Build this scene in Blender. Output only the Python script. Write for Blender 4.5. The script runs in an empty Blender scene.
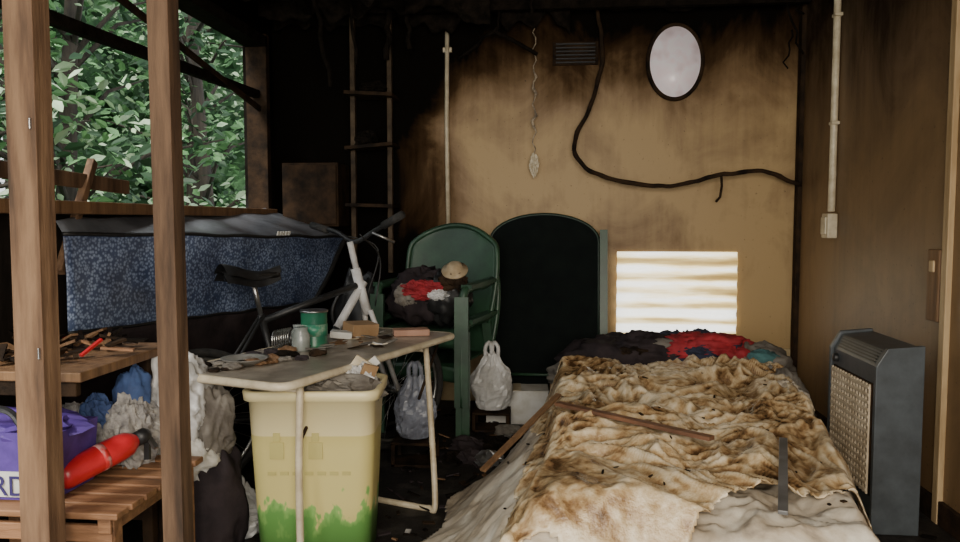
import bpy, math, random
from mathutils import Vector, Matrix, Euler, noise
random.seed(7)
V=Vector
# ------------------------------------------------------------ materials
MC={}
def nt(name):
    m=bpy.data.materials.new(name); m.use_nodes=True
    t=m.node_tree; b=t.nodes['Principled BSDF']
    return m,t,b
def math_(t,op,a,b=None,clamp=False):
    n=t.nodes.new('ShaderNodeMath'); n.operation=op; n.use_clamp=clamp
    for i,x in enumerate((a,b)):
        if x is None: continue
        if isinstance(x,(int,float)): n.inputs[i].default_value=x
        else: t.links.new(x,n.inputs[i])
    return n.outputs[0]
def mrange(t,x,a,b,c=0,d=1):
    n=t.nodes.new('ShaderNodeMapRange'); n.interpolation_type='SMOOTHSTEP'
    t.links.new(x,n.inputs[0])
    for i,q in enumerate((a,b,c,d)): n.inputs[i+1].default_value=q
    return n.outputs[0]
def noise_(t,scale,detail=6,rough=.6,stretch=(1,1,1),dist=0.0):
    g=t.nodes.new('ShaderNodeNewGeometry'); mp=t.nodes.new('ShaderNodeMapping')
    mp.inputs['Scale'].default_value=stretch
    t.links.new(g.outputs['Position'],mp.inputs[0])
    n=t.nodes.new('ShaderNodeTexNoise'); n.inputs['Scale'].default_value=scale
    n.inputs['Detail'].default_value=detail; n.inputs['Roughness'].default_value=rough
    n.inputs['Distortion'].default_value=dist
    t.links.new(mp.outputs[0],n.inputs['Vector'])
    return n.outputs['Fac']
def ramp(t,fac,stops):
    r=t.nodes.new('ShaderNodeValToRGB'); e=r.color_ramp.elements
    while len(e)<len(stops): e.new(.5)
    for i,(p,c) in enumerate(stops):
        e[i].position=p; e[i].color=(c[0],c[1],c[2],1)
    t.links.new(fac,r.inputs[0]); return r.outputs[0]
def bump_(t,b,h,strength,dist=.01):
    n=t.nodes.new('ShaderNodeBump'); n.inputs['Strength'].default_value=strength
    n.inputs['Distance'].default_value=dist
    t.links.new(h,n.inputs['Height']); t.links.new(n.outputs[0],b.inputs['Normal'])
def pm(name,c1,c2=None,scale=12,rough=.6,bump=.2,metal=0,stretch=(1,1,1),lo=.35,hi=.65,c3=None,dist=0,spec=.5):
    if name in MC: return MC[name]
    m,t,b=nt(name)
    if c2 is None: c2=tuple(x*.7 for x in c1)
    f=noise_(t,scale,6,.6,stretch,dist)
    st=[(lo,c1),(hi,c2)]
    if c3: st=[(lo,c1),((lo+hi)/2,c2),(hi,c3)]
    col=ramp(t,f,st)
    t.links.new(col,b.inputs['Base Color'])
    b.inputs['Roughness'].default_value=rough; b.inputs['Metallic'].default_value=metal
    b.inputs['Specular IOR Level'].default_value=spec
    if bump: bump_(t,b,noise_(t,scale*2.5,6,.65,stretch),bump)
    MC[name]=m; return m
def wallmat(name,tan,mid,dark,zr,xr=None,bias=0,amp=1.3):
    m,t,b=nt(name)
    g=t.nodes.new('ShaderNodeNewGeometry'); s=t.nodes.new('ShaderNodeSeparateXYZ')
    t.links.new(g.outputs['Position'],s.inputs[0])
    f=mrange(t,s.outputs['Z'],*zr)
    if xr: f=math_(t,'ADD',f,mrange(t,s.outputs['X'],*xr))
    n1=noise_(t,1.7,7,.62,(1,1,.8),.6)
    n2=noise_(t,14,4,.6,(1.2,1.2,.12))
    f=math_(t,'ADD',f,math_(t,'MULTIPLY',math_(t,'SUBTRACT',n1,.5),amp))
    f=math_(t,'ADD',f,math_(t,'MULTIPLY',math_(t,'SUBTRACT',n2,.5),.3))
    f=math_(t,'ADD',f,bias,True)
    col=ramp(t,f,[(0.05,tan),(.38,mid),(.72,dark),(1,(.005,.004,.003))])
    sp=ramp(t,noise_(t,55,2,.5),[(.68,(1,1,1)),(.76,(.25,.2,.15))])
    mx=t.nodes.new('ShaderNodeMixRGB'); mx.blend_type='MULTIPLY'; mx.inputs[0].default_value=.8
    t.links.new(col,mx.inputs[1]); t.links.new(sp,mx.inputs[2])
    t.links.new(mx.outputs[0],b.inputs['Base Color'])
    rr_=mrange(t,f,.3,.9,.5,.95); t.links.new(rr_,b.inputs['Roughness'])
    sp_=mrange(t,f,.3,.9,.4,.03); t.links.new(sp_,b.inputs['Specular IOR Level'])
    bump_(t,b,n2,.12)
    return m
WOOD=pm('old_wood',(.22,.12,.055),(.11,.055,.024),9,.65,.4,stretch=(3,3,.3))
WOODX=pm('wood_slat',(.30,.15,.07),(.14,.065,.03),9,.6,.4,stretch=(.4,3,3))
STUD=pm('stud_wood',(.25,.15,.085),(.14,.08,.046),7,.7,.4,stretch=(3,3,.35),c3=(.04,.026,.018),lo=.36,hi=.76,spec=.25)
STUD2=pm('stud_wood_scorched',(.15,.09,.053),(.085,.05,.03),7,.7,.4,stretch=(3,3,.35),c3=(.03,.02,.014),lo=.36,hi=.74,spec=.2)
CHAR=pm('charred_wood',(.016,.012,.009),(.005,.004,.003),18,.95,.8,spec=.06)
CHARB=pm('scorched_wood',(.045,.026,.014),(.011,.008,.006),10,.85,.6,spec=.12)
BLACK=pm('black_plastic',(.012,.012,.013),(.02,.02,.02),20,.45,.1)
GREEN=pm('green_plastic',(.03,.08,.042),(.02,.048,.028),8,.4,.1)
CREAM=pm('cream_paint',(.68,.60,.44),(.46,.38,.25),14,.4,.1)
STEEL=pm('steel',(.5,.5,.5),(.3,.29,.27),20,.3,.1,.9)
RUBBER=pm('rubber',(.014,.014,.014),(.035,.032,.028),30,.85,.3)
WHITEP=pm('white_plastic_film',(.66,.66,.66),(.34,.33,.31),6,.3,.5)
WHITE=pm('white_card',(.68,.68,.66),(.5,.48,.42),9,.6,.1)
RED=pm('red_paint',(.62,.03,.04),(.42,.015,.02),10,.3,.05)
# ------------------------------------------------------------ mesh builder
class B:
    def __init__(s,name): s.n=name; s.v=[]; s.f=[]; s.m=[]; s.s=[]; s.mats=[]
    def mi(s,m):
        if m not in s.mats: s.mats.append(m)
        return s.mats.index(m)
    def add(s,vs,fs,mat,smooth=False):
        o=len(s.v); k=s.mi(mat)
        s.v+= [tuple(x) for x in vs]
        for f in fs: s.f.append(tuple(i+o for i in f)); s.m.append(k); s.s.append(smooth)
    def box(s,c,sz,mat,rot=(0,0,0)):
        R=Euler(rot).to_matrix(); c=V(c)
        vs=[c+R@V((x*sz[0]/2,y*sz[1]/2,z*sz[2]/2)) for z in(-1,1) for y in(-1,1) for x in(-1,1)]
        s.add(vs,[(0,2,3,1),(4,5,7,6),(0,1,5,4),(2,6,7,3),(0,4,6,2),(1,3,7,5)],mat)
    def bar(s,p0,p1,w,h,mat,up=(0,0,1)):
        p0=V(p0);p1=V(p1);d=(p1-p0).normalized(); u=V(up)
        if abs(d.dot(u))>.95:u=V((0,1,0))
        a=d.cross(u).normalized(); b=a.cross(d)
        vs=[]
        for p in(p0,p1):
            for i,j in((-1,-1),(1,-1),(1,1),(-1,1)): vs.append(p+a*w/2*i+b*h/2*j)
        s.add(vs,[(3,2,1,0),(4,5,6,7),(0,1,5,4),(1,2,6,5),(2,3,7,6),(3,0,4,7)],mat)
    def tube(s,pts,r,mat,seg=8,closed=False):
        pts=[V(p) for p in pts]; n=len(pts)
        rs=r if isinstance(r,(list,tuple)) else [r]*n
        vs=[];prev=None
        for i,p in enumerate(pts):
            if closed: d=pts[(i+1)%n]-pts[i-1]
            else: d=pts[min(i+1,n-1)]-pts[max(i-1,0)]
            d.normalize()
            if prev is None:
                a=d.orthogonal().normalized()
            else:
                a=(prev-d*prev.dot(d)).normalized()
            prev=a; b=d.cross(a)
            for k in range(seg):
                an=2*math.pi*k/seg
                vs.append(p+(a*math.cos(an)+b*math.sin(an))*rs[i])
        fs=[]
        for i in range(n if closed else n-1):
            j=(i+1)%n
            for k in range(seg):
                l=(k+1)%seg; fs.append((i*seg+k,i*seg+l,j*seg+l,j*seg+k))
        if not closed:
            fs.append(tuple(range(seg))[::-1]); fs.append(tuple((n-1)*seg+k for k in range(seg)))
        s.add(vs,fs,mat,True)
    def lathe(s,prof,o,mat,seg=28,M=None,sx=1,sy=1):
        M=M or Matrix.Identity(3); o=V(o); vs=[]
        for r,z in prof:
            for k in range(seg):
                a=2*math.pi*k/seg
                vs.append(o+M@V((r*math.cos(a)*sx,r*math.sin(a)*sy,z)))
        fs=[]
        for i in range(len(prof)-1):
            for k in range(seg):
                l=(k+1)%seg; fs.append((i*seg+k,i*seg+l,(i+1)*seg+l,(i+1)*seg+k))
        fs.append(tuple(range(seg))[::-1]); fs.append(tuple((len(prof)-1)*seg+k for k in range(seg)))
        s.add(vs,fs,mat,True)
    def grid(s,fn,nu,nv,mat,mask=None,smooth=True):
        vs=[fn(i/nu,j/nv) for j in range(nv+1) for i in range(nu+1)]
        fs=[]
        for j in range(nv):
            for i in range(nu):
                if mask and not mask((i+.5)/nu,(j+.5)/nv): continue
                a=j*(nu+1)+i; fs.append((a,a+1,a+nu+2,a+nu+1))
        s.add(vs,fs,mat,smooth)
    def blob(s,c,rad,mat,amp=.25,freq=2.5,seed=0,zmin=None,n=30,smooth=False,crease=True,rot=0):
        vs=[];c=V(c);cr,sr=math.cos(rot),math.sin(rot)
        for j in range(n//2+1):
            th=math.pi*j/(n//2)
            for i in range(n):
                ph=2*math.pi*i/n
                d=V((math.sin(th)*math.cos(ph),math.sin(th)*math.sin(ph),math.cos(th)))
                q=d*freq+V((seed*3.1,seed*1.7,seed*.9))
                h=noise.noise(q)*.9
                if crease: h+= .6-1.3*abs(noise.noise(q*2.3))+.3*noise.noise(q*5)
                d=d*(1+amp*h)
                x,y=d.x*rad[0],d.y*rad[1]
                p=c+V((x*cr-y*sr,x*sr+y*cr,d.z*rad[2]))
                if zmin is not None and p.z<zmin: p.z=zmin+random.uniform(0,.003)
                vs.append(p)
        fs=[]
        for j in range(n//2):
            for i in range(n):
                k=(i+1)%n; fs.append((j*n+i,(j+1)*n+i,(j+1)*n+k,j*n+k))
        s.add(vs,fs,mat,smooth)
    def prism(s,poly,fn0,fn1,mat,smooth=False):
        n=len(poly); vs=[fn0(*p) for p in poly]+[fn1(*p) for p in poly]
        fs=[tuple(range(n))[::-1],tuple(range(n,2*n))]+[(i,(i+1)%n,n+(i+1)%n,n+i) for i in range(n)]
        s.add(vs,fs,mat,smooth)
    def build(s,bevel=0,solid=0,parent=None):
        me=bpy.data.meshes.new(s.n); me.from_pydata(s.v,[],s.f)
        for m in s.mats: me.materials.append(m)
        for p,k,sm in zip(me.polygons,s.m,s.s): p.material_index=k; p.use_smooth=sm
        me.update()
        o=bpy.data.objects.new(s.n,me); bpy.context.scene.collection.objects.link(o)
        if solid:
            q=o.modifiers.new('solid','SOLIDIFY'); q.thickness=solid; q.offset=0
        if bevel:
            q=o.modifiers.new('bevel','BEVEL'); q.width=bevel; q.segments=2; q.limit_method='ANGLE'; q.angle_limit=math.radians(40)
        if parent: o.parent=parent
        return o
def smooth(pts,n=8):
    pts=[V(p) for p in pts]; P=[pts[0]*2-pts[1]]+pts+[pts[-1]*2-pts[-2]]; out=[]
    for i in range(1,len(P)-2):
        a,b,c,d=P[i-1:i+3]
        for k in range(n):
            t=k/n
            out.append(.5*((2*b)+(c-a)*t+(2*a-5*b+4*c-d)*t*t+(3*b-a-3*c+d)*t**3))
    out.append(pts[-1]); return out
def ss(a,b,x):
    t=max(0,min(1,(x-a)/(b-a))); return t*t*(3-2*t)
XL,XR,YB,H=-1.95,1.6,5.2,2.7
# ------------------------------------------------------------ room shell
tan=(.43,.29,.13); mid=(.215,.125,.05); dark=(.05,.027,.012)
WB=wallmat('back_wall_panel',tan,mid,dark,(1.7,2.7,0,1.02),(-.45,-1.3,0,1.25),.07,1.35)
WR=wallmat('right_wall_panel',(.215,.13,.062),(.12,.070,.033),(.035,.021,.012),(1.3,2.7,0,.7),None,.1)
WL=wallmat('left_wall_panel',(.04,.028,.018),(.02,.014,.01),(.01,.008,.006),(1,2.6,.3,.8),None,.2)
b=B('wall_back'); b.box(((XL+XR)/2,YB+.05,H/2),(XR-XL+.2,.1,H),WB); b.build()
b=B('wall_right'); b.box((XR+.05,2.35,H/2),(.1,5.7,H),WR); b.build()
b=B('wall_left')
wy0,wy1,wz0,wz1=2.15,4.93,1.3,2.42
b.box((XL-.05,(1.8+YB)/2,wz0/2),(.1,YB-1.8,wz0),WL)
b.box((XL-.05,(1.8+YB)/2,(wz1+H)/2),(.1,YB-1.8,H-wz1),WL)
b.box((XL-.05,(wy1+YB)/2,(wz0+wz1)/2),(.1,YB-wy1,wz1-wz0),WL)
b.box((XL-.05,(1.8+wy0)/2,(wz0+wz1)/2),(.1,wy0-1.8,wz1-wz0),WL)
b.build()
FL=pm('burnt_floor',(.03,.026,.022),(.013,.011,.01),6,.6,.7,c3=(.06,.053,.045),lo=.3,hi=.7,spec=.3)
b=B('floor'); b.box((-.2,2.35,-.05),(3.8,5.8,.1),FL); b.build()
b=B('ceiling'); b.box((-.2,2.35,H+.05),(3.8,5.8,.1),CHAR); b.build()
b=B('ceiling_beams')
for y in (1.2,2.2,3.2,4.2,5.0): b.box((-.17,y,H-.05),(3.5,.06,.1),CHAR)
for x in (-1.5,-.9): b.box((x,4.4,H-.12),(.05,1.5,.05),CHAR,(0,.0,.15))
b.build(.005)
b=B('charred_ceiling_lining')
def hang(y,x0_,x1_,dep,sd_):
    def f(u,v):
        x=x0_+(x1_-x0_)*u
        dd_=dep*(.35+.9*max(0,.45+noise.noise(V((x*3.2,sd_,0)))+.5*noise.noise(V((x*11,sd_,3)))))
        return V((x,y+.05*noise.noise(V((x*4,v*2,sd_)))+.03*v,H-.001-dd_*v))
    b.grid(f,90,8,CHAR)
hang(5.06,-1.9,.1,.2,1); hang(4.8,-1.9,-.4,.2,5); hang(5.1,0,1.58,.09,9); hang(4.3,-1.9,-.9,.17,3)
b.build(solid=.006)
b=B('window_1')
b.box((XL,wy1,(wz0+wz1)/2),(.14,.06,wz1-wz0+.1),CHARB)
b.box((XL,wy0,(wz0+wz1)/2),(.14,.06,wz1-wz0+.1),CHARB)
b.box((XL,(wy0+wy1)/2,wz1),(.14,wy1-wy0,.07),CHAR)
b.box((XL+.02,(wy0+wy1)/2,wz0),(.2,wy1-wy0,.05),WOOD)
b.bar((XL,wy0,2.02),(XL,wy1,2.08),.05,.05,CHAR)
b.bar((XL+.02,2.9,2.3),(XL+.02,wy1,1.98),.02,.035,CHARB)
b.bar((XL+.02,2.2,1.44),(XL+.02,3.3,1.40),.03,.06,STUD2)
b.bar((XL+.06,2.75,1.05),(XL+.02,3.05,1.5),.03,.04,STUD)
b.build(.004)
b=B('partition_studs')
b.box((-1.375,1.9,H/2-.0),(.082,.07,H),STUD,(0,math.radians(.3),0))
b.box((-.998,1.9,H/2),(.056,.06,H),STUD2,(0,math.radians(-.2),0))
b.box((-1.45,1.9,.03),(.95,.08,.06),STUD2)
b.box((-1.45,1.9,H-.16),(.95,.07,.06),CHARB)
for z in(.9,1.5,2.0): b.box((-1.345,1.862,z),(.004,.01,.03),STEEL)
b.build(.006)
b=B('trim_1'); b.box((XR-.012,5.15,H/2),(.03,.07,H),CHARB); b.build(.004)
b=B('trim_2'); b.box((XR-.012,3.24,H/2),(.025,.045,H),pm('trim_wood',(.5,.36,.2),(.32,.21,.1),8,.6,.2,stretch=(2,2,.3))); b.build(.004)
b=B('electrical_conduit')
b.tube([(XR-.022,4.52,H),(XR-.022,4.52,1.3)],.02,CREAM,10)
b.box((XR-.03,4.52,1.22),(.055,.1,.14),CREAM)
b.box((XR-.062,4.52,1.22),(.012,.075,.1),CREAM)
for z in(2.4,1.8): b.box((XR-.02,4.52,z),(.045,.06,.02),CREAM)
b.build(.006)
b=B('switch_box'); b.box((XR-.012,3.33,.98),(.024,.10,.3),WOOD); b.box((XR-.027,3.33,1.06),(.012,.04,.05),MC['trim_wood']); b.build(.006)
b=B('baseboard_right'); b.box((XR-.01,4.0,.05),(.02,2.4,.1),CHARB); b.build(.003)
b=B('baseboard_back'); b.box((.4,YB-.012,.2),(2.4,.02,.4),pm('base_cream',(.5,.38,.2),(.36,.25,.12),6,.6,.1)); b.build(.003)
# ------------------------------------------------------------ back wall things
b=B('oval_mirror')
M=Matrix.Rotation(math.radians(90),3,'X')
gm,t,bs=nt('sooty_mirror_painted_reflection')
t.links.new(ramp(t,noise_(t,5,3,.5),[(.3,(.60,.44,.42)),(.48,(.97,.87,.89)),(.75,(.85,.66,.66))]),bs.inputs['Base Color']); bs.inputs['Roughness'].default_value=.3  # pale pink tones put a blurred daylight reflection into the glass colour
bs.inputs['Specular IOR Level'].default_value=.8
bs.inputs['Emission Color'].default_value=(1,.88,.92,1); bs.inputs['Emission Strength'].default_value=.15  # weak glow added to brighten the painted reflection
b.lathe([(.0,0),(.9,0),(1,0.0),(1,.02),(0,.025)],(.79,YB-.012,2.29),gm,48,M,.168,.235)
b.tube([(.79+.175*math.cos(a),YB-.025,2.29+.24*math.sin(a)) for a in [2*math.pi*k/60 for k in range(60)]],.015,CHARB,8,True)
b.build()
b=B('air_vent')
b.box((.14,YB-.012,2.36),(.3,.025,.15),CHARB)
for i in range(6): b.box((.14,YB-.03,2.30+i*.024),(.26,.012,.01),BLACK,(.5,0,0))
b.build(.002)
cm,t,bs=nt('corrugated_sheet_painted_glow')
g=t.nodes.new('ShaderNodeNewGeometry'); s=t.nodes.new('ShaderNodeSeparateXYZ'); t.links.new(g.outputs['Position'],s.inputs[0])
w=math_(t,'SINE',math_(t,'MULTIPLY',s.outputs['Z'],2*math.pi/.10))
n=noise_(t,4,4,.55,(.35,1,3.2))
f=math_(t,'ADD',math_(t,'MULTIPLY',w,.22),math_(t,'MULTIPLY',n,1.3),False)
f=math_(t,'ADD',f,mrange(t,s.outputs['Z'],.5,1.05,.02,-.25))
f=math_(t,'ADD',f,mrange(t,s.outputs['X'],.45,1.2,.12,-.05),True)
col=ramp(t,f,[(.2,(.28,.18,.06)),(.42,(.55,.40,.16)),(.58,(.95,.80,.48)),(.78,(1,1,.95))])  # gold shading bands along the corrugations are put into the colour
t.links.new(col,bs.inputs['Base Color']); t.links.new(col,bs.inputs['Emission Color']); bs.inputs['Emission Strength'].default_value=1.8  # emission paints the daylight glow; the wall behind the sheet is closed
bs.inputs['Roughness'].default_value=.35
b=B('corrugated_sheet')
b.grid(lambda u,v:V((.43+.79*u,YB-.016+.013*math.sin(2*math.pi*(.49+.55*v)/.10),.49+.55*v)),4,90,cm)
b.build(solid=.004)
b=B('burnt_cable')
pts=smooth([(.28,5.14,2.7),(.31,5.12,2.31),(.24,5.1,2.02),(.135,5.08,1.76),(.17,5.06,1.64),(.29,5.06,1.55),(.64,5.04,1.47),(.9,5.03,1.5),(1.09,5.03,1.55),(1.35,5.05,1.56),(1.585,5.1,1.475)],10)
pts=[p+V((noise.noise(p*9)*.012,0,noise.noise(p*11+V((5,0,0)))*.012)) for p in pts]
b.tube(pts,[.013+.006*abs(noise.noise(p*14)) for p in pts],CHARB,8)
b.tube([(1.07,5.03,1.55),(1.075,5.03,1.47),(1.065,5.03,1.40),(1.04,5.03,1.37)],.008,CHARB,6)
b.build()
b=B('hanging_wire')
pts=[V((-.13+.012*math.sin(i*1.9)+.01*noise.noise(V((i*.7,0,0))),5.1,2.7-i*.036)) for i in range(30)]
b.tube(pts,[.004+.006*(noise.noise(V((i*1.3,3,0)))>0.05) for i in range(30)],pm('ash_wire',(.5,.4,.28),(.12,.09,.06),40,.7,.2),6)
b.blob((-.13,5.1,1.62),(.025,.015,.06),CREAM,.6,3,4)
b.build()
b=B('wall_pipe'); b.tube([(-.72,YB-.03,2.55),(-.725,YB-.03,1.9),(-.715,YB-.03,1.2)],.015,CREAM,8)
b.box((-.72,YB-.015,2.4),(.06,.03,.03),CREAM); b.build()
b=B('hanging_ceiling_strips')
for p,q,w in [((-.62,5.0,2.3),(-.36,5.0,2.5),.02),((-.4,5.0,2.48),(-.1,5.05,2.33),.022),((-.36,5.,2.7),(-.37,5.,2.46),.012),((-.95,4.9,2.7),(-.93,4.9,2.35),.03),((1.42,5.0,2.7),(1.55,5.05,2.3),.012),((1.5,5.05,2.45),(1.44,5.0,2.2),.01),((1.45,5.0,2.7),(1.56,5.1,2.56),.01),((-.1,4.7,2.7),(-.15,4.75,2.5),.02),((-1.25,4.6,2.7),(-1.2,4.62,2.2),.02),((-1.05,4.95,2.7),(-1.1,4.97,2.3),.04),((-1.5,4.7,2.7),(-1.42,4.8,2.1),.03)]:
    p=V(p);q=V(q); b.tube([p.lerp(q,k/6)+V((noise.noise(V((k*.9,p.x*5,1)))*.03,0,0)) for k in range(7)],w*.55,CHAR,6)
b.build()
b=B('wall_shelf')
for x in(-1.34,-1.09): b.box((x,5.05,1.75),(.03,.04,1.7),pm('scorched_trim',(.10,.068,.04),(.025,.017,.011),9,.7,.3,spec=.2))
for z,r in((2.08,.06),(1.74,-.08),(1.35,.03)): b.box((-1.21,5.05,z),(.32,.25,.022),CHARB,(0,r,0))
b.blob((-1.2,5.05,2.13),(.08,.06,.04),CHAR,.4,3,2); b.blob((-1.25,5.05,1.79),(.07,.06,.05),CHAR,.4,3,5)
b.build(.003)
b=B('burnt_wall_cabinet')
b.box((-1.60,5.05,1.42),(.38,.28,.42),CHARB)
b.box((-1.60,4.9,1.42),(.36,.02,.39),CHARB,(0,0,.04))
b.build(.006)
b=B('folded_garden_table')
poly=[(-.36,0),(.36,0),(.36,1.10)]+[(.36*math.cos(a),1.10+.18*math.sin(a)) for a in [math.pi*k/24 for k in range(1,24)]]+[(-.36,1.10)]
DK=pm('dark_laminate',(.004,.006,.006),(.006,.009,.008),10,.85,.1,spec=.12)
f0=lambda x,z:V((-.06+x,4.93+.2*z/1.3,z+.01)); f1=lambda x,z:V((-.06+x,4.97+.2*z/1.3,z+.01))
b.prism(poly,f0,f1,DK)
edge=[f0(*p) for p in poly]
GD=pm('green_plastic_dark',(.012,.035,.02),(.008,.022,.013),8,.4,.1,spec=.3)
b.tube([p+V((0,.01,0)) for p in edge],.012,GD,8,True)
b.box((.33,4.97,.62),(.05,.03,1.15),GREEN,(-.155,0,0))
b.tube([(-.3,4.9,.25),(.2,4.9,.25)],.01,GREEN)
b.build()
b=B('white_box'); b.box((-.22,4.70,.1),(.38,.2,.2),WHITE,(0,0,.05)); b.box((-.22,4.70,.203),(.39,.21,.01),WHITE,(0,0,.05)); b.box((-.22,4.70,.21),(.05,.21,.003),CREAM,(0,0,.05)); b.build(.004)
b=B('cardboard_box'); b.box((.05,4.72,.11),(.13,.18,.22),pm('cardboard',(.36,.23,.12),(.25,.15,.07),8,.8,.1)); b.box((.05,4.62,.235),(.13,.09,.004),MC['cardboard'],(.8,0,0)); b.build(.003)
# ------------------------------------------------------------ stacked garden chairs (two nested)
b=B('stacked_garden_chairs')
R=Matrix.Rotation(-.26,3,'Z'); C=V((-.70,4.53,0))
def P(x,y,z): return C+R@V((x,y,z))
for k in range(2):
    dz=.2*k; dy=-.02*k
    def back(u,v,dz=dz,dy=dy):
        z=.42+.60*v
        w=.27+.035*math.sin(v*3)
        if v>.75: w*=math.sqrt(max(0.02,1-((v-.75)/.25)**3*.42))
        x=(u*2-1)*w
        z-= .06*ss(.7,1,v)*(u*2-1)**2
        return P(x,dy+.2+.10*v+.05*(1-(u*2-1)**2),z+dz)
    b.grid(back,20,20,GREEN)
    rim=[back(0,v/20) for v in range(21)]+[back(u/20,1) for u in range(1,20)]+[back(1,1-v/20) for v in range(21)]
    b.tube(rim,.014,GREEN,6)
    b.grid(lambda u,v,dz=dz,dy=dy:P((u*2-1)*(.25-.02*v),dy-.24+.46*v,.43-.03*math.sin(v*3.1)*math.sin(u*3.14)+dz-.03*ss(.85,1,1-v)),14,14,GREEN)
    b.grid(lambda u,v,dz=dz,dy=dy:P((u*2-1)*.25,dy-.24+.015*v,.41-.09*v+dz+.015*(1-(u*2-1)**2)),10,3,GREEN)
    for sx in(-1,1):
        b.tube(smooth([P(sx*.27,dy-.25,.0+dz if k else 0),P(sx*.265,dy-.24,.35+dz),P(sx*.27,dy-.22,.62+dz),P(sx*.28,dy-.15,.665+dz),P(sx*.285,dy+.05,.665+dz),P(sx*.27,dy+.25,.68+dz)],5),.022,GREEN,8)
        b.bar(P(sx*.28,dy-.2,.675+dz),P(sx*.28,dy+.24,.685+dz),.06,.02,GREEN)
        b.bar(P(sx*.27,dy-.25,0.002+dz*(k>0)),P(sx*.265,dy-.235,.62+dz),.075,.04,GREEN)
        b.bar(P(sx*.27,dy+.3,0.002+dz*(k>0)),P(sx*.25,dy+.2,.45+dz),.05,.03,GREEN)
b.build(solid=.006)
b=B('pile_of_clothes')
RC=pm('red_cloth',(.40,.025,.035),(.2,.01,.016),9,.8,.5)
GC=pm('grey_cloth',(.22,.20,.17),(.10,.085,.07),8,.85,.4); DC=pm('dark_cloth',(.04,.03,.032),(.018,.014,.016),8,.85,.4,spec=.2)
b.blob((-.78,4.44,.80),(.17,.13,.15),DC,.3,3,1,n=44,smooth=True); b.blob((-.62,4.40,.80),(.13,.12,.14),BLACK,.3,3,2,n=44,smooth=True)
b.blob((-.74,4.31,.85),(.12,.06,.05),RC,.35,3,3,n=40); b.blob((-.66,4.28,.83),(.06,.04,.03),WHITEP,.35,3,13,n=30)
b.blob((-.84,4.33,.82),(.07,.05,.06),GC,.3,3,5,n=30);b.blob((-.57,4.31,.90),(.07,.05,.06),CHARB,.35,3,7,n=30)
b.build()
b=B('straw_hat'); b.lathe([(.0,.0),(.075,.0),(.077,.01),(.048,.014),(.043,.042),(.028,.05),(0,.052)],(-.56,4.31,.96),pm('straw',(.5,.4,.26),(.34,.25,.14),20,.8,.3),24,Matrix.Rotation(.6,3,'X')); b.build()
def carrier(name,c,r,h,mat,seed):
    b=B(name); c=V(c); n=40; m=26
    def f(u,v):
        a=2*math.pi*u
        rr=r*(.75+.45*math.sin(min(1,v*1.25)*math.pi)**.7*(1-.35*v))*(1-.45*ss(.7,1,v))
        q=V((math.cos(a)*2+seed,math.sin(a)*2,v*3.2))
        rr*=1+.22*noise.noise(q)+.25*(.3-abs(noise.noise(q*2.4)))
        return c+V((rr*math.cos(a),rr*.75*math.sin(a),h*v*(1+.08*noise.noise(q*1.5)*(v>.1))))
    b.grid(f,n,m,mat,smooth=False)
    b.lathe([(0,0.002),(r*.7,.004)],c,mat,20)
    for sx in(-1,1):
        b.tube(smooth([c+V((sx*r*.35,0,h*.93)),c+V((sx*r*.35,-.01,h*1.12)),c+V((sx*r*.1,0,h*1.2)),c+V((0,0,h*.98))],5),.012,mat,6)
    return b.build()
carrier('plastic_carrier_bag',(-.36,4.47,0.13),.105,.33,WHITEP,3)
carrier('plastic_carrier_bag.001',(-1.27,2.86,0.002),.13,.2,WHITEP,9)
carrier('plastic_carrier_bag.002',(-.70,3.80,0.14),.09,.32,pm('bluish_plastic_film',(.34,.37,.45),(.16,.17,.21),6,.3,.4),5)
for nm,cx_,cy_,hh in(('upturned_crate',-.36,4.47,.12),('upturned_crate.001',-.70,3.80,.13)):
    b=B(nm)
    for z in(.012,hh-.006): b.box((cx_,cy_,z),(.22,.18,.014),CHARB)
    for x in(-.1,.1):
        for y in(-.08,.08): b.box((cx_+x,cy_+y,hh/2),(.02,.02,hh-.01),CHARB)
    b.build(.002)
# ------------------------------------------------------------ gas heater
b=B('gas_heater')
HG=pm('heater_grey',(.075,.088,.098),(.048,.055,.06),10,.4,.1)
HB=pm('heater_grille',(.62,.52,.38),(.42,.33,.22),12,.5,.1)
x0,x1,y0,y1=1.28,1.45,3.11,3.59
prof=[(x0,.06),(x0,.67),(x0+.035,.735),(x1,.75),(x1,.06)]
b.prism(prof,lambda x,z:V((x,y0,z)),lambda x,z:V((x,y1,z)),HG)
b.box(((x0+x1)/2,(y0+y1)/2,.03),(.14,.42,.06),BLACK)
for yy in(y0-.006,y1+.006): b.prism([(x0-.012,.0),(x0-.012,.675),(x0+.03,.747),(x1,.76),(x1,.0)],lambda x,z:V((x,yy-.012,z)),lambda x,z:V((x,yy+.012,z)),HG)
b.box((x0-.004,(y0+y1)/2,.37),(.008,.42,.46),CHARB)
for i in range(14):
    y=y0+.04+i*.031; b.box((x0-.012,y,.37),(.008,.014,.45),HB)
for i in range(15): b.box((x0-.016,(y0+y1)/2,.16+i*.03),(.006,.41,.014),HB)
for i in range(5): b.bar((x0+.006+i*.006,y0+.04,.685+i*.011),(x0+.006+i*.006,y1-.04,.685+i*.011),.006,.006,BLACK)
b.lathe([(.02,0),(.018,.02),(0,.02)],(x0-.0,y1-.06,.635),BLACK,16,Matrix.Rotation(math.radians(-90),3,'Y'))
b.build(.004)
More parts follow.
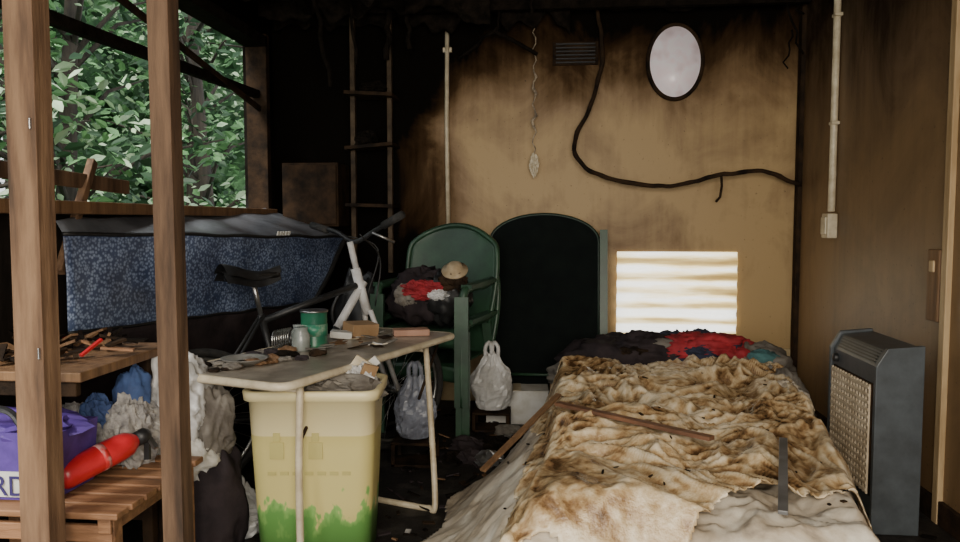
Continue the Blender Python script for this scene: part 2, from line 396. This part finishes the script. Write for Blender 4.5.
# ------------------------------------------------------------ bed
poly=[V((-.05,2.10)),V((.86,2.04)),V((1.02,2.7)),V((1.27,4.25)),V((.03,4.35))]
def sd(x,y):
    p=V((x,y)); m=9
    for i in range(len(poly)):
        a=poly[i]; c=poly[(i+1)%len(poly)]; e=(c-a).normalized()
        m=min(m,e.x*(p-a).y-e.y*(p-a).x)
    return m
def crum(x,y,s=0):
    q=V((x*1.7+s,y*1.7,s)); h=0
    w=V((noise.noise(q*1.3),noise.noise(q*1.3+V((9,0,0))),0))*.5
    q=q+w
    h+=.5*noise.noise(q)
    h+=.5*(.3-abs(noise.noise(q*1.6+V((3,1,0)))))*1.8
    h+=.30*(.3-abs(noise.noise(q*3.9+V((1,7,0)))))*1.8
    h+=.18*(.3-abs(noise.noise(q*8+V((2,2,5)))))*1.8
    h+=.06*(.3-abs(noise.noise(q*19+V((4,2,5)))))*1.8
    return h
b=B('mattress')
MT=pm('mattress_ticking',(.4,.33,.25),(.22,.16,.1),8,.85,.2)
cx=sum(p.x for p in poly)/5; cy=sum(p.y for p in poly)/5
pin=[(cx+(p.x-cx)*.93,cy+(p.y-cy)*.96) for p in poly]
b.prism(pin,lambda x,y:V((x,y,.16)),lambda x,y:V((x,y,.33)),MT)
pin2=[(cx+(p.x-cx)*.9,cy+(p.y-cy)*.93) for p in poly]
b.prism(pin2,lambda x,y:V((x,y,.0)),lambda x,y:V((x,y,.158)),CHARB)
b.build(.03)
SH=pm('bed_sheet_cloth',(.62,.57,.48),(.42,.35,.26),4,.8,.35,c3=(.10,.075,.055),lo=.38,hi=.72,dist=.8)
def hsheet(x,y):
    d=sd(x,y)
    left=ss(.25,-.1,x)
    w=.1+left*(.38*ss(4.4,2.9,y)+.05)+.1*ss(2.3,2.0,y)
    k=ss(-w,.04,d)
    if left>0: k=.55*k+.45*k**2.2
    base=.39*k
    return max(.006,base+.012+.075*crum(x,y,2)*(.5+.5*ss(-.5,-.05,d)))
b=B('bed_sheet')
X0,X1,Y0,Y1=-.62,1.36,1.80,4.5
b.grid(lambda u,v:V((X0+(X1-X0)*u,Y0+(Y1-Y0)*v,hsheet(X0+(X1-X0)*u,Y0+(Y1-Y0)*v))),200,260,SH,
  mask=lambda u,v:(lambda x,y: sd(x,y)>-(.10+ss(.25,-.1,x)*.36*ss(4.3,2.8,y)+.1*ss(2.3,2.,y)+.12*noise.noise(V((x*3,y*3,1)))))(X0+(X1-X0)*u,Y0+(Y1-Y0)*v))
b.build(solid=.004)
cvm,t,bs=nt('melted_plastic_sheet')
n1=noise_(t,2.6,6,.6,(1,1,1),.6); n2=noise_(t,11,6,.65,dist=.4)
f=math_(t,'ADD',math_(t,'MULTIPLY',n1,.5),math_(t,'MULTIPLY',n2,.5))
g=t.nodes.new('ShaderNodeNewGeometry')
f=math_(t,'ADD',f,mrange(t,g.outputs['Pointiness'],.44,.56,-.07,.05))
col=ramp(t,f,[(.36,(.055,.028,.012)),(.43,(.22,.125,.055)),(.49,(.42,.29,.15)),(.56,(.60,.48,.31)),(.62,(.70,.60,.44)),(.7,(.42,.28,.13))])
t.links.new(col,bs.inputs['Base Color']); bs.inputs['Roughness'].default_value=.27
bump_(t,bs,noise_(t,22,5,.65),.6,.014)
def hcov(x,y):
    d=sd(x,y); wn=ss(2.5,2.15,y); k=ss(-.14-.2*wn,.05,d)
    return hsheet(x,y)*.25+.75*.39*k+.035+.125*(crum(x,y,6)+.12)*(.5+.5*k)
def hc(x,y): return max(hcov(x,y),hsheet(x,y)+.008+.02*abs(crum(x,y,4)))
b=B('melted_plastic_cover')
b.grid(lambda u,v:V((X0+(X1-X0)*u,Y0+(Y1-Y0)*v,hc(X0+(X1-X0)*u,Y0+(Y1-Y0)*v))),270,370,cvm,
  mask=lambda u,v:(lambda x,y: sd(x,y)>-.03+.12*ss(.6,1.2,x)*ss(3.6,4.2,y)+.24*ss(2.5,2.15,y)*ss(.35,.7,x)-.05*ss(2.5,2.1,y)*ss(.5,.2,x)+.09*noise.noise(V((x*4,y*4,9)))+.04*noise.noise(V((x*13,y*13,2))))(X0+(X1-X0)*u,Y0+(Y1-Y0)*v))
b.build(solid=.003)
b=B('heap_of_blankets')
TC=pm('teal_cloth',(.06,.17,.17),(.04,.09,.1),8,.8,.3); NB=pm('navy_cloth',(.03,.035,.07),(.015,.018,.035),8,.85,.3)
b.blob((.42,4.45,.43),(.34,.26,.14),DC,.25,2.4,1,zmin=.004,n=60,smooth=True); b.blob((.80,4.42,.45),(.28,.22,.15),NB,.3,2.6,8,zmin=.004,n=60,smooth=True)
b.blob((.84,4.33,.54),(.23,.11,.075),RC,.3,2.3,8,n=70,rot=.15,smooth=True); b.blob((1.0,4.26,.50),(.09,.07,.05),RC,.3,2.3,2,n=40,smooth=True); b.blob((.8,4.23,.54),(.08,.03,.025),NB,.35,2.8,2,n=30)
b.blob((.55,4.38,.49),(.25,.16,.11),DC,.3,2.4,5,n=60,smooth=True); b.blob((.62,4.3,.56),(.1,.05,.03),GC,.3,3,4,n=30,smooth=True); b.blob((.45,4.25,.52),(.08,.04,.03),CHARB,.3,3,6,n=30)
b.blob((1.08,4.35,.34),(.25,.25,.2),GC,.28,2.2,3,zmin=.004,n=60,smooth=True); b.blob((1.13,4.24,.49),(.10,.06,.05),TC,.25,2.2,4,n=40,smooth=True)
b.blob((1.16,4.0,.30),(.14,.28,.16),GC,.3,2.2,7,zmin=.004,n=56,smooth=True); b.blob((1.12,3.75,.36),(.1,.16,.1),SH,.3,2.2,9,n=54,smooth=True)
b.blob((.7,4.62,.24),(.6,.28,.24),DC,.2,2,6,zmin=.004,n=60)
b.blob((.2,4.3,.38),(.2,.13,.08),GC,.3,2.4,9,n=50,smooth=True)
b.build()
b=B('wooden_lath'); b.bar((.02,2.93,.54),(.52,2.50,.54),.035,.014,pm('lath',(.20,.09,.045),(.10,.045,.022),9,.6,.3)); b.build(.002)
b=B('wooden_lath.001'); b.bar((-.28,3.0,.24),(.03,3.35,.48),.03,.012,WOOD); b.build(.002)
b=B('metal_bar'); b.bar((.60,2.0,.49),(.76,2.55,.53),.026,.012,pm('dull_metal',(.22,.22,.22),(.13,.125,.12),9,.5,.2,.5)); b.build(.002)
b=B('ash_flakes')
for i in range(80):
    x=random.uniform(-.3,1.1); y=random.uniform(2.2,4.2)
    if sd(x,y)<-.2: continue
    b.box((x,y,hc(x,y)+.003),(random.uniform(.006,.03),random.uniform(.004,.012),.004),random.choice([CHAR,CHARB,CHARB]),(random.uniform(-.3,.3),random.uniform(-.3,.3),random.uniform(0,3)))
b.build()
# ------------------------------------------------------------ folding table
d=V((.33,.944,0)); p=V((-.944,.33,0)); O=V((-.9,2.46,0)); L,W,TH=1.28,.54,.7
def T(a,c,z): return O+d*a+p*c+V((0,0,z))
b=B('folding_table')
TT=pm('table_laminate',(.38,.34,.27),(.24,.20,.155),5,.3,.15,c3=(.52,.46,.37),lo=.33,hi=.68)
rc=[]
for (a0,c0,st) in ((L-.05,.05,-90),(L-.05,W-.05,0),(.05,W-.05,90),(.05,.05,180)):
    for k in range(6):
        an=math.radians(st+k*18); rc.append((a0+.05*math.cos(an),c0+.05*math.sin(an)))
b.prism(rc,lambda a,c:T(a,c,TH-.028),lambda a,c:T(a,c,TH),TT)
b.tube([T(a+(.004 if a>L/2 else -.004),c,TH-.014) for a,c in rc],.016,CREAM,8,True)
for a0,a1,sp in((.12,.08,.01),(1.04,.79,.17)):
    b.tube(smooth([T(a0,.03,TH-.03),T(a0*.5+a1*.5,.03-sp*.55,.36),T(a1,.02-sp,.04),T(a1,.05-sp,.014),T(a1-.005,.09-sp,.012)],6)+smooth([T(a1,W-.09+sp*.2,.012),T(a1,W-.04+sp*.2,.014),T(a1,W+sp*.2,.04),T(a0*.5+a1*.5,W,.36),T(a0,W-.03,TH-.03)],6),.0135,CREAM,10)
    b.tube([T(a0,.04,TH-.05),T(a0,W-.04,TH-.05)],.01,CREAM,8)
b.tube([T(L-.05,.06,TH-.03),T(L-.36,.0,.45)],.007,CHARB,6); b.tube([T(.35,.06,TH-.03),T(.1,.03,.45)],.007,CHARB,6)
b.build()
b=B('tin_can')
GP=pm('can_green',(.025,.19,.1),(.015,.1,.06),8,.35,.1)
c=V((-1.04,3.22,TH))
b.lathe([(.056,0),(.06,.004),(.057,.01),(.057,.15),(.06,.156),(.056,.16),(.052,.158),(.05,.03),(0,.03)],c,GP,28)
b.lathe([(.0585,.05),(.0585,.1)],c,pm('can_label',(.03,.2,.12),(.35,.4,.3),25,.4,0,lo=.5,hi=.7),28)
b.lathe([(.061,.152),(.061,.16),(.058,.16)],c,STEEL,28); b.build()
b=B('wood_block'); b.box(T(1.13,.16,TH+.016),(.17,.09,.03),pm('pinkwood',(.45,.26,.18),(.32,.17,.11),8,.6,.1),(0,0,.3)); b.build(.003)
b=B('paper_scraps')
for i in range(30):
    a=random.uniform(.55,1.2);c0=random.uniform(.1,.45)
    b.box(T(a,c0,TH+.004+random.uniform(0,.012)),(random.uniform(.02,.09),random.uniform(.02,.06),.003),random.choice([CREAM,WHITE,CHARB,WOOD,GC]),(random.uniform(-.2,.2),random.uniform(-.2,.2),random.uniform(0,3)))
b.build()
SG=pm('smoky_glass',(.3,.32,.3),(.15,.17,.15),12,.15,.05)
for i,(a,c0) in enumerate(((.62,.42),(.55,.36))):
    b=B('glass_jar')
    b.lathe([(.035,0),(.038,.01),(.038,.07),(.028,.085),(.03,.1),(.0,.1)],T(a,c0,TH),SG,20); b.build()
b=B('coil_spring'); b.tube([T(.5+.0016*i,.46,TH+.045)+V((0,.04*math.cos(i*.7),.04*math.sin(i*.7))) for i in range(70)],.004,STEEL,6); b.build()
b=B('burnt_debris_heap')
for i in range(34):
    a=random.uniform(.03,.5);c0=random.uniform(.2,.5); r=random.uniform(.008,.026)
    b.blob(T(a,c0,TH+r*.5),(r*1.4,r,r*.6),random.choice([CHAR,CHARB,DC,GC,WOOD]),.4,2,i,zmin=TH+.001,n=12)
b.build()
b=B('ceramic_dish'); b.lathe([(.04,0),(.085,.025),(.09,.03),(.08,.028),(.035,.01),(0,.01)],T(.2,.35,TH+.001),pm('dish',(.25,.24,.22),(.13,.12,.1),8,.4,.05),28); b.build()
b=B('cardboard_scrap'); b.box(T(1.0,.36,TH+.035),(.14,.1,.06),MC['cardboard'],(.1,.05,.8)); b.box(T(.9,.40,TH+.02),(.1,.08,.03),WHITE,(0,.1,.2)); b.build(.002)
# ------------------------------------------------------------ bin
b=B('recycling_bin')
bm,t,bs=nt('bin_printed_plastic')
g=t.nodes.new('ShaderNodeNewGeometry'); s=t.nodes.new('ShaderNodeSeparateXYZ'); t.links.new(g.outputs['Position'],s.inputs[0])
f=math_(t,'ADD',s.outputs['Z'],math_(t,'MULTIPLY',math_(t,'SUBTRACT',noise_(t,16,3,.6,(1,1,.5)),.5),.46))
f3=mrange(t,s.outputs['Z'],.47,.475,0,1)
cA=ramp(t,f,[(.13,(.12,.29,.07)),(.19,(.24,.44,.12)),(.205,(.60,.52,.20)),(.9,(.58,.49,.20))])
mx=t.nodes.new('ShaderNodeMixRGB'); t.links.new(f3,mx.inputs[0]); t.links.new(cA,mx.inputs[1]); mx.inputs[2].default_value=(.74,.64,.36,1)
t.links.new(mx.outputs[0],bs.inputs['Base Color']); bs.inputs['Roughness'].default_value=.38
bc=V((-.885,2.78,0)); R2=Matrix.Rotation(.1,3,'Z')
def binring(w,dp,z,r=.06,n=6):
    o=[]
    for cxx,cyy,st in((w/2-r,-dp/2+r,-90),(w/2-r,dp/2-r,0),(-w/2+r,dp/2-r,90),(-w/2+r,-dp/2+r,180)):
        for k in range(n+1):
            a=math.radians(st+90*k/n); o.append(bc+R2@V((cxx+r*math.cos(a),cyy+r*math.sin(a),z)))
    return o
rings=[binring(.41,.27,.003),binring(.43,.29,.2),binring(.45,.305,.42),binring(.465,.32,.60),binring(.495,.345,.602),binring(.50,.35,.635),binring(.485,.335,.64),binring(.46,.31,.635),binring(.43,.28,.4)]
n=len(rings[0]); vs=[q for r in rings for q in r]; fs=[tuple(range(n))[::-1],tuple((len(rings)-1)*n+k for k in range(n))]
for i in range(len(rings)-1):
    for k in range(n): l=(k+1)%n; fs.append((i*n+k,i*n+l,(i+1)*n+l,(i+1)*n+k))
b.add(vs,fs,bm,True)
PR=pm('bin_print',(.48,.42,.14),(.44,.38,.13),8,.5,0)
def bp(x,z,o=.0): return bc+R2@V((x,-(.27+.05*z/.6)/2-.004-o,z))
for x in(-.12,0.02):
    b.box(bp(x,.42),(.05,.003,.06),PR,(-.04,0,.1)); b.box(bp(x,.47),(.025,.003,.03),PR,(-.04,0,.1))
for i in range(7): b.box(bp(-.14+i*.045,.335),(.03,.003,.012),PR,(-.04,0,.1))
b.build()
b=B('bin_rubbish')
b.blob((-.84,2.78,.60),(.17,.12,.07),GC,.4,2.6,3,n=40); b.blob((-.74,2.82,.63),(.06,.05,.06),WHITEP,.4,3,5)
b.box((-.76,2.84,.65),(.08,.01,.16),CREAM,(.2,.6,.2)); b.box((-.71,2.8,.64),(.06,.01,.14),MC['cardboard'],(.3,.3,.7)); b.box((-.73,2.86,.67),(.035,.01,.15),WHITE,(.1,.9,.0))
b.build()
# ------------------------------------------------------------ bicycle
b=B('bicycle')
rr=V((-1.61,3.28,0)); dd=V((.705,.709,0)); nn=V((.709,-.705,0))
def K(s_,z,l=0): return rr+dd*s_+nn*l+V((0,0,z))
BF=pm('bike_frame_white',(.75,.75,.75),(.5,.48,.46),12,.35,.05)
for s0 in(0,1.06):
    b.tube([K(s0+.315*math.cos(a),.335+.315*math.sin(a)) for a in[2*math.pi*k/48 for k in range(48)]],.02,RUBBER,8,True)
    b.tube([K(s0+.285*math.cos(a),.335+.285*math.sin(a)) for a in[2*math.pi*k/48 for k in range(48)]],.011,STEEL,6,True)
    for k in range(28):
        a=2*math.pi*k/28; l=.03*(1 if k%2 else -1)
        b.tube([K(s0+.02*math.cos(a+.5),.335+.02*math.sin(a+.5),l),K(s0+.283*math.cos(a),.335+.283*math.sin(a))],.0018,STEEL,4)
    b.tube([K(s0,.335,-.06),K(s0,.335,.06)],.02,STEEL,10)
b.tube([K(.44,.29),K(.31,.80)],.018,BLACK); b.tube([K(.31,.80),K(.27,.98)],.013,STEEL)
b.tube([K(.32,.77),K(.86,.92)],.018,BLACK); b.tube([K(.44,.29),K(.72,.70)],.021,BLACK); b.tube([K(.72,.70),K(.88,.93)],.023,BF)
b.tube([K(.83,1.0),K(.90,.76)],.026,BF); b.tube([K(.835,1.0),K(.80,1.14)],.017,BF)
for l in(-.05,.05):
    b.tube([K(.90,.78,l*.6),K(.92,.70,l),K(1.06,.335,l)],.014,BF)
    b.tube([K(.44,.29,l*.5),K(0,.335,l)],.009,BLACK); b.tube([K(.31,.79,l*.3),K(0,.335,l)],.008,BLACK)
b.tube(smooth([K(.76,1.22,-.31),K(.79,1.19,-.12),K(.83,1.14,0),K(.88,1.20,.12),K(.90,1.27,.31)],5),.013,BLACK)
b.tube([K(.755,1.225,-.33),K(.775,1.20,-.19)],.019,RUBBER); b.tube([K(.905,1.28,.33),K(.885,1.225,.19)],.021,RUBBER)
for l in(-.17,.17): b.tube([K(.83,1.19,l),K(.93,1.14,l*1.3)],.007,STEEL)
b.lathe([(.085,-.004),(.09,0),(.085,.004)],K(.44,.29,.05),STEEL,24,Matrix.Rotation(math.radians(45),3,'Z')@Matrix.Rotation(math.radians(90),3,'X'))
b.tube([K(.44,.29,.07),K(.5,.13,.08)],.01,STEEL); b.box(K(.5,.13,.12),(.09,.07,.02),BLACK,(0,0,.78))
b.tube([K(.44,.29,-.07),K(.38,.45,-.08)],.01,STEEL); b.box(K(.38,.45,-.12),(.09,.07,.02),BLACK,(0,0,.78))
def sad(u,v):
    s_=.12+.29*u; w=.085*(1-ss(.0,.75,u)*.78)+.0; l=(v*2-1)*w
    return K(s_,1.03+.02*math.cos(u*5)-.05*(v*2-1)**2*(1-.3*u),l)
b.grid(sad,16,10,BLACK); b.grid(lambda u,v:sad(u,v)-V((0,0,.035)),16,10,BLACK)
b.tube([K(.14,.99),K(.40,.99)],.02,BLACK)
for sp in([(.8,1.18,.1),(.95,1.05,.05),(.93,.8,.03)],[(.8,1.18,-.1),(.98,1.1,-.02),(.9,.85,0)]): b.tube(smooth([K(*q) for q in sp],6),.004,BLACK,5)
b.build()
b=B('black_rucksack'); b.blob((-1.18,4.55,.62),(.15,.12,.30),BLACK,.2,2.4,2,n=36,smooth=True); b.blob((-1.18,4.55,.25),(.17,.15,.3),DC,.15,2.4,5,n=36,zmin=.004,smooth=True); b.tube(smooth([(-1.25,4.42,.85),(-1.3,4.37,.7),(-1.25,4.42,.5)],6),.012,BLACK); b.build()
# ------------------------------------------------------------ tarpaulin along left wall
tm,t,bs=nt('blue_tarpaulin_weave')
vn=t.nodes.new('ShaderNodeTexVoronoi'); vn.inputs['Scale'].default_value=75
g=t.nodes.new('ShaderNodeNewGeometry'); t.links.new(g.outputs['Position'],vn.inputs['Vector'])
c1=ramp(t,vn.outputs['Distance'],[(.25,(.26,.33,.47)),(.6,(.05,.075,.15))])
c2=ramp(t,noise_(t,3,5,.6),[(.35,(.45,.45,.5)),(.65,(1.4,1.4,1.4))])
mx=t.nodes.new('ShaderNodeMixRGB'); mx.blend_type='MULTIPLY'; mx.inputs[0].default_value=1
t.links.new(c1,mx.inputs[1]); t.links.new(c2,mx.inputs[2]); t.links.new(mx.outputs[0],bs.inputs['Base Color']); bs.inputs['Roughness'].default_value=.35
GT=pm('grey_vinyl',(.15,.16,.18),(.055,.058,.066),5,.3,.2)
A=V((-1.87,2.74,1.2));Bf=V((-1.36,4.92,1.14));Cf=V((-1.49,4.6,.74));D=V((-1.86,2.74,.815));E0=V((-1.9,2.74,1.25));E1=V((-1.9,4.95,1.33))
def bil(a,b_,c,d_,w=.012):
    def f(u,v):
        q=a.lerp(b_,u).lerp(d_.lerp(c,u),v)
        return q+V((w*noise.noise(q*5)+.015*noise.noise(q*1.5),0,w*noise.noise(q*4)))
    return f
b=B('blue_tarpaulin')
b.grid(bil(A,Bf,Cf,D),50,20,tm); b.grid(bil(E0,E1,Bf,A,.02),50,12,GT)
b.grid(bil(D,Cf,V((-1.72,4.6,.05)),V((-1.91,2.74,.05))),40,16,DC)
b.grid(bil(Bf,E1,V((-1.9,4.95,.05)),Cf),10,20,GT)
f=bil(A,Bf,Cf,D)
b.tube([f(k/30,0) for k in range(31)],.007,BLACK,6); b.tube([f(1,k/10) for k in range(11)],.02,BLACK,6); b.tube([f(k/30,1) for k in range(31)],.006,BLACK,6)
q=f(.62,0)+V((.02,0,.0))
for i in range(5): b.box(q+V((.02+.006*i,i*.026,.02)),(.004,.018,.02),WHITE,(0,.3,-.2))
b.build(solid=.004)
# ------------------------------------------------------------ left clutter
b=B('workbench')
b.box((-1.66,2.38,.785),(.54,.56,.03),WOOD)
b.box((-1.66,2.12,.75),(.5,.025,.05),CHARB)
for x in(-1.88,-1.43):
    for y in(2.53,2.64): b.box((x,y,.385),(.04,.04,.77),CHARB)
b.box((-1.66,2.55,.2),(.48,.03,.05),CHARB)
b.build(.004)
b=B('bench_scraps')
for i in range(60):
    x=random.uniform(-1.88,-1.44);y=random.uniform(2.14,2.64)
    b.bar((x,y,.81+random.uniform(0,.03)),(x+random.uniform(-.1,.1),y+random.uniform(-.1,.1),.812+random.uniform(0,.05)),random.uniform(.008,.04),.008,random.choice([CHARB,WOOD,WOODX,CHARB,CHAR,RED if i%9==0 else CHARB]))
b.build()
b=B('slatted_garden_table')
for i in range(7): b.box((-1.57,2.0+i*.078,.42),(.72,.062,.02),WOODX)
for x in(-1.88,-1.26): b.box((x,2.235,.385),(.04,.5,.045),WOODX)
for x in(-1.88,-1.26):
    for y in(2.02,2.46): b.box((x,y,.2),(.045,.045,.4),WOODX)
b.box((-1.57,2.0,.36),(.66,.02,.05),WOODX)
b.build(.004)
b=B('fire_extinguisher')
p0=V((-1.47,2.09,.478)); p1=V((-1.345,2.31,.54)); ax=(p1-p0).normalized(); M=ax.to_track_quat('Z','Y').to_matrix(); Lx=(p1-p0).length
b.lathe([(0,0),(.032,.003),(.041,.016),(.043,.03),(.043,Lx-.06),(.039,Lx-.03),(.026,Lx-.008),(.018,Lx),(.018,Lx+.02),(0,Lx+.02)],p0,RED,28,M)
b.lathe([(.0435,.13),(.0435,.15)],p0,pm('ext_label',(.6,.3,.28),(.5,.03,.03),18,.4,0,lo=.45,hi=.55),28,M)
b.lathe([(.024,Lx+.0),(.026,Lx+.03),(.016,Lx+.045),(0,Lx+.045)],p0,BLACK,18,M)
q=p0+ax*(Lx+.04); b.bar(q,q+V((.01,-.02,-.08)),.018,.012,BLACK); b.bar(q+V((-.01,0,.01)),q+V((.04,-.02,-.04)),.016,.01,STEEL)
b.build()
PU=pm('purple_fabric',(.10,.05,.28),(.05,.025,.15),10,.6,.2)
b=B('shopping_bag')
b.prism([(-.17,.0),(.15,.0),(.17,.2),(-.18,.2)],lambda x,z:V((-1.60+x,2.04,.432+z)),lambda x,z:V((-1.60+x,2.24,.432+z)),PU)
b.prism([(-.173,.01),(.153,.01),(.16,.085),(-.176,.085)],lambda x,z:V((-1.60+x,2.034,.432+z)),lambda x,z:V((-1.60+x,2.039,.432+z)),WHITE)
b.blob((-1.6,2.14,.63),(.17,.09,.04),PU,.4,3,3,n=24)
b.tube(smooth([(-1.7,2.04,.62),(-1.66,2.02,.7),(-1.56,2.02,.7),(-1.52,2.04,.62)],6),.01,BLACK)
sb=b.build(.008)
tc=bpy.data.curves.new('lettering','FONT'); tc.body='ERDE'; tc.size=.085; tc.extrude=.001; tc.align_x='RIGHT'
to=bpy.data.objects.new('lettering',tc); bpy.context.scene.collection.objects.link(to)
to.location=(-1.475,2.03,.448); to.rotation_euler=(math.pi/2,0,0); tc.materials.append(pm('ink',(.04,.03,.12),(.03,.02,.1),5,.5,0)); to.parent=sb
b=B('crumpled_plastic_sacks')
b.blob((-1.36,2.60,.60),(.11,.10,.16),WHITEP,.28,1.7,3,n=80,smooth=True); b.blob((-1.27,2.66,.50),(.085,.08,.15),GC,.28,1.7,8,n=70,smooth=True)
b.blob((-1.30,2.70,.2),(.14,.12,.24),DC,.25,2.0,1,zmin=.004,n=40,smooth=True)
b.blob((-1.33,2.60,.40),(.10,.08,.09),WHITE,.3,2.0,5,n=60,smooth=True)
b.build()
b=B('newspapers')
NP=pm('newsprint',(.5,.48,.45),(.2,.19,.19),30,.8,.1)
b.blob((-1.42,2.42,.53),(.08,.09,.11),NP,.35,2.2,2,n=50); b.blob((-1.6,2.42,.50),(.15,.08,.1),NP,.35,2.4,6,n=44)
b.build()
b=B('blue_cloth'); b.blob((-1.44,2.46,.65),(.05,.05,.085),pm('blue_cotton',(.08,.15,.36),(.04,.07,.18),9,.8,.3),.3,2.0,4,n=36,smooth=True); b.blob((-1.52,2.38,.6),(.05,.04,.06),MC['blue_cotton'],.35,2.4,9); b.build()
b=B('floor_debris')
for i in range(300):
    x=random.uniform(-.75,.15) if i%3 else random.uniform(-1.9,1.5); y=random.uniform(2.2,5.0)
    z=.006; m=random.choice([CHAR,CHARB,CHAR,CHARB,WOOD,DC,NP if i%5==0 else CHAR])
    sx=random.uniform(.01,.07)
    b.box((x,y,z+random.uniform(0,.012)),(sx,random.uniform(.008,.03),.006),m,(random.uniform(-.3,.3),random.uniform(-.3,.3),random.uniform(0,3)))
for i in range(18):
    x=random.uniform(-.5,-.05); y=random.uniform(3.7,4.4); r=random.uniform(.03,.07)
    b.blob((x,y,r*.4),(r*1.4,r,r*.7),random.choice([GC,DC,CHAR,STEEL]),.45,2.5,i,zmin=.003,n=18)
b.build()
# ------------------------------------------------------------ outside
b=B('ground'); b.box((-12,8,-.25),(19.8,40,.1),pm('grass',(.05,.1,.03),(.03,.06,.02),3,.9,.4)); b.build()
L1=pm('leaf_mid',(.15,.32,.12),(.09,.22,.08),3,.5,0); L2=pm('leaf_light',(.55,.68,.46),(.36,.54,.3),3,.45,0); L3=pm('leaf_dark',(.03,.09,.035),(.02,.05,.02),3,.6,0)
BK=pm('bark',(.07,.055,.04),(.03,.025,.02),10,.9,.8,stretch=(2,2,.4))
for ti,(tx,ty,hh) in enumerate(((-4.3,6.3,5),(-3.9,8.4,6),(-6.2,7.5,6),(-5.2,10.5,7),(-3.4,10.8,6),(-7.5,10,7),(-4.9,4.9,5))):
    b=B('tree')
    lean=V((random.uniform(-.4,.4),random.uniform(-.4,.4),0))
    b.tube([V((tx,ty,-.2))+lean*(k/8)**1.5+V((0,0,hh*k/8)) for k in range(9)],[.11*(1-.09*k) for k in range(9)],BK,10)
    clus=[]
    for k in range(26):
        z=random.uniform(.6,hh); c=V((tx,ty,z))+lean*(z/hh)+V((random.gauss(0,.8),random.gauss(0,.8),0)); clus.append(c)
        st=V((tx,ty,max(.3,z-.6)))+lean*(z/hh)**1.5
        b.tube([st,(st+c)/2+V((0,0,.15)),c],[.03,.018,.006],BK,5)
    for c in clus:
        tone=random.choice([(L1,L2,L2),(L1,L3,L3),(L1,L1,L2),(L3,L3,L1)])
        for j in range(85):
            q=c+V((random.gauss(0,.34),random.gauss(0,.34),random.gauss(0,.22)))
            if q.x>-2.35: continue
            s_=random.uniform(.03,.08); e=Euler((random.uniform(-.9,.9),random.uniform(-.9,.9),random.uniform(0,6.3))).to_matrix()
            vs=[q+e@V(w)*s_ for w in((0,-1,0),(.5,-.2,.12),(.35,.5,.1),(0,1,0),(-.35,.5,.1),(-.5,-.2,.12))]
            b.add(vs,[(0,1,2,3),(0,3,4,5)],random.choice(tone))
    b.build()
b=B('hedge')
b.grid(lambda u,v:V((-9.5+7.5*u,12.5+2.5*u+1.2*noise.noise(V((u*9,v*5,0)))+.5*noise.noise(V((u*30,v*16,2))),-.3+7*v)),90,50,pm('hedge_leaf',(.012,.04,.014),(.045,.12,.04),2.6,.8,.8,c3=(.2,.32,.18),lo=.38,hi=.72),smooth=False)
b.grid(lambda u,v:V((-9.8+.8*noise.noise(V((u*9,v*5,7))),1+11.6*u,-.3+7*v)),80,50,MC['hedge_leaf'],smooth=False)
b.build()
# ------------------------------------------------------------ light
w=bpy.data.worlds.new('World'); bpy.context.scene.world=w; w.use_nodes=True
bg=w.node_tree.nodes['Background']; bg.inputs[0].default_value=(.92,.96,1,1); bg.inputs[1].default_value=1.6
def area(name,loc,target,sx,sy,e,col):
    l=bpy.data.lights.new(name,'AREA'); l.shape='RECTANGLE'; l.size=sx; l.size_y=sy; l.energy=e; l.color=col
    o=bpy.data.objects.new(name,l); bpy.context.scene.collection.objects.link(o); o.location=loc
    o.rotation_euler=(V(target)-V(loc)).to_track_quat('-Z','Y').to_euler(); return o
area('doorway_daylight',(.15,-.8,1.7),(.25,5,1.0),2.2,1.4,118,(1,.88,.70))
s=bpy.data.lights.new('sun','SUN'); s.energy=4.8; s.angle=.3; s.color=(1,.97,.9)
o=bpy.data.objects.new('sun',s); bpy.context.scene.collection.objects.link(o); o.rotation_euler=(math.radians(40),math.radians(-20),0)
# ------------------------------------------------------------ camera
c=bpy.data.cameras.new('camera'); c.sensor_width=36; c.lens=28.5; c.clip_start=.05
o=bpy.data.objects.new('camera',c); bpy.context.scene.collection.objects.link(o)
o.location=(0,0,1.25); o.rotation_euler=(math.radians(90-3.8),0,math.radians(5.5))
bpy.context.scene.camera=o
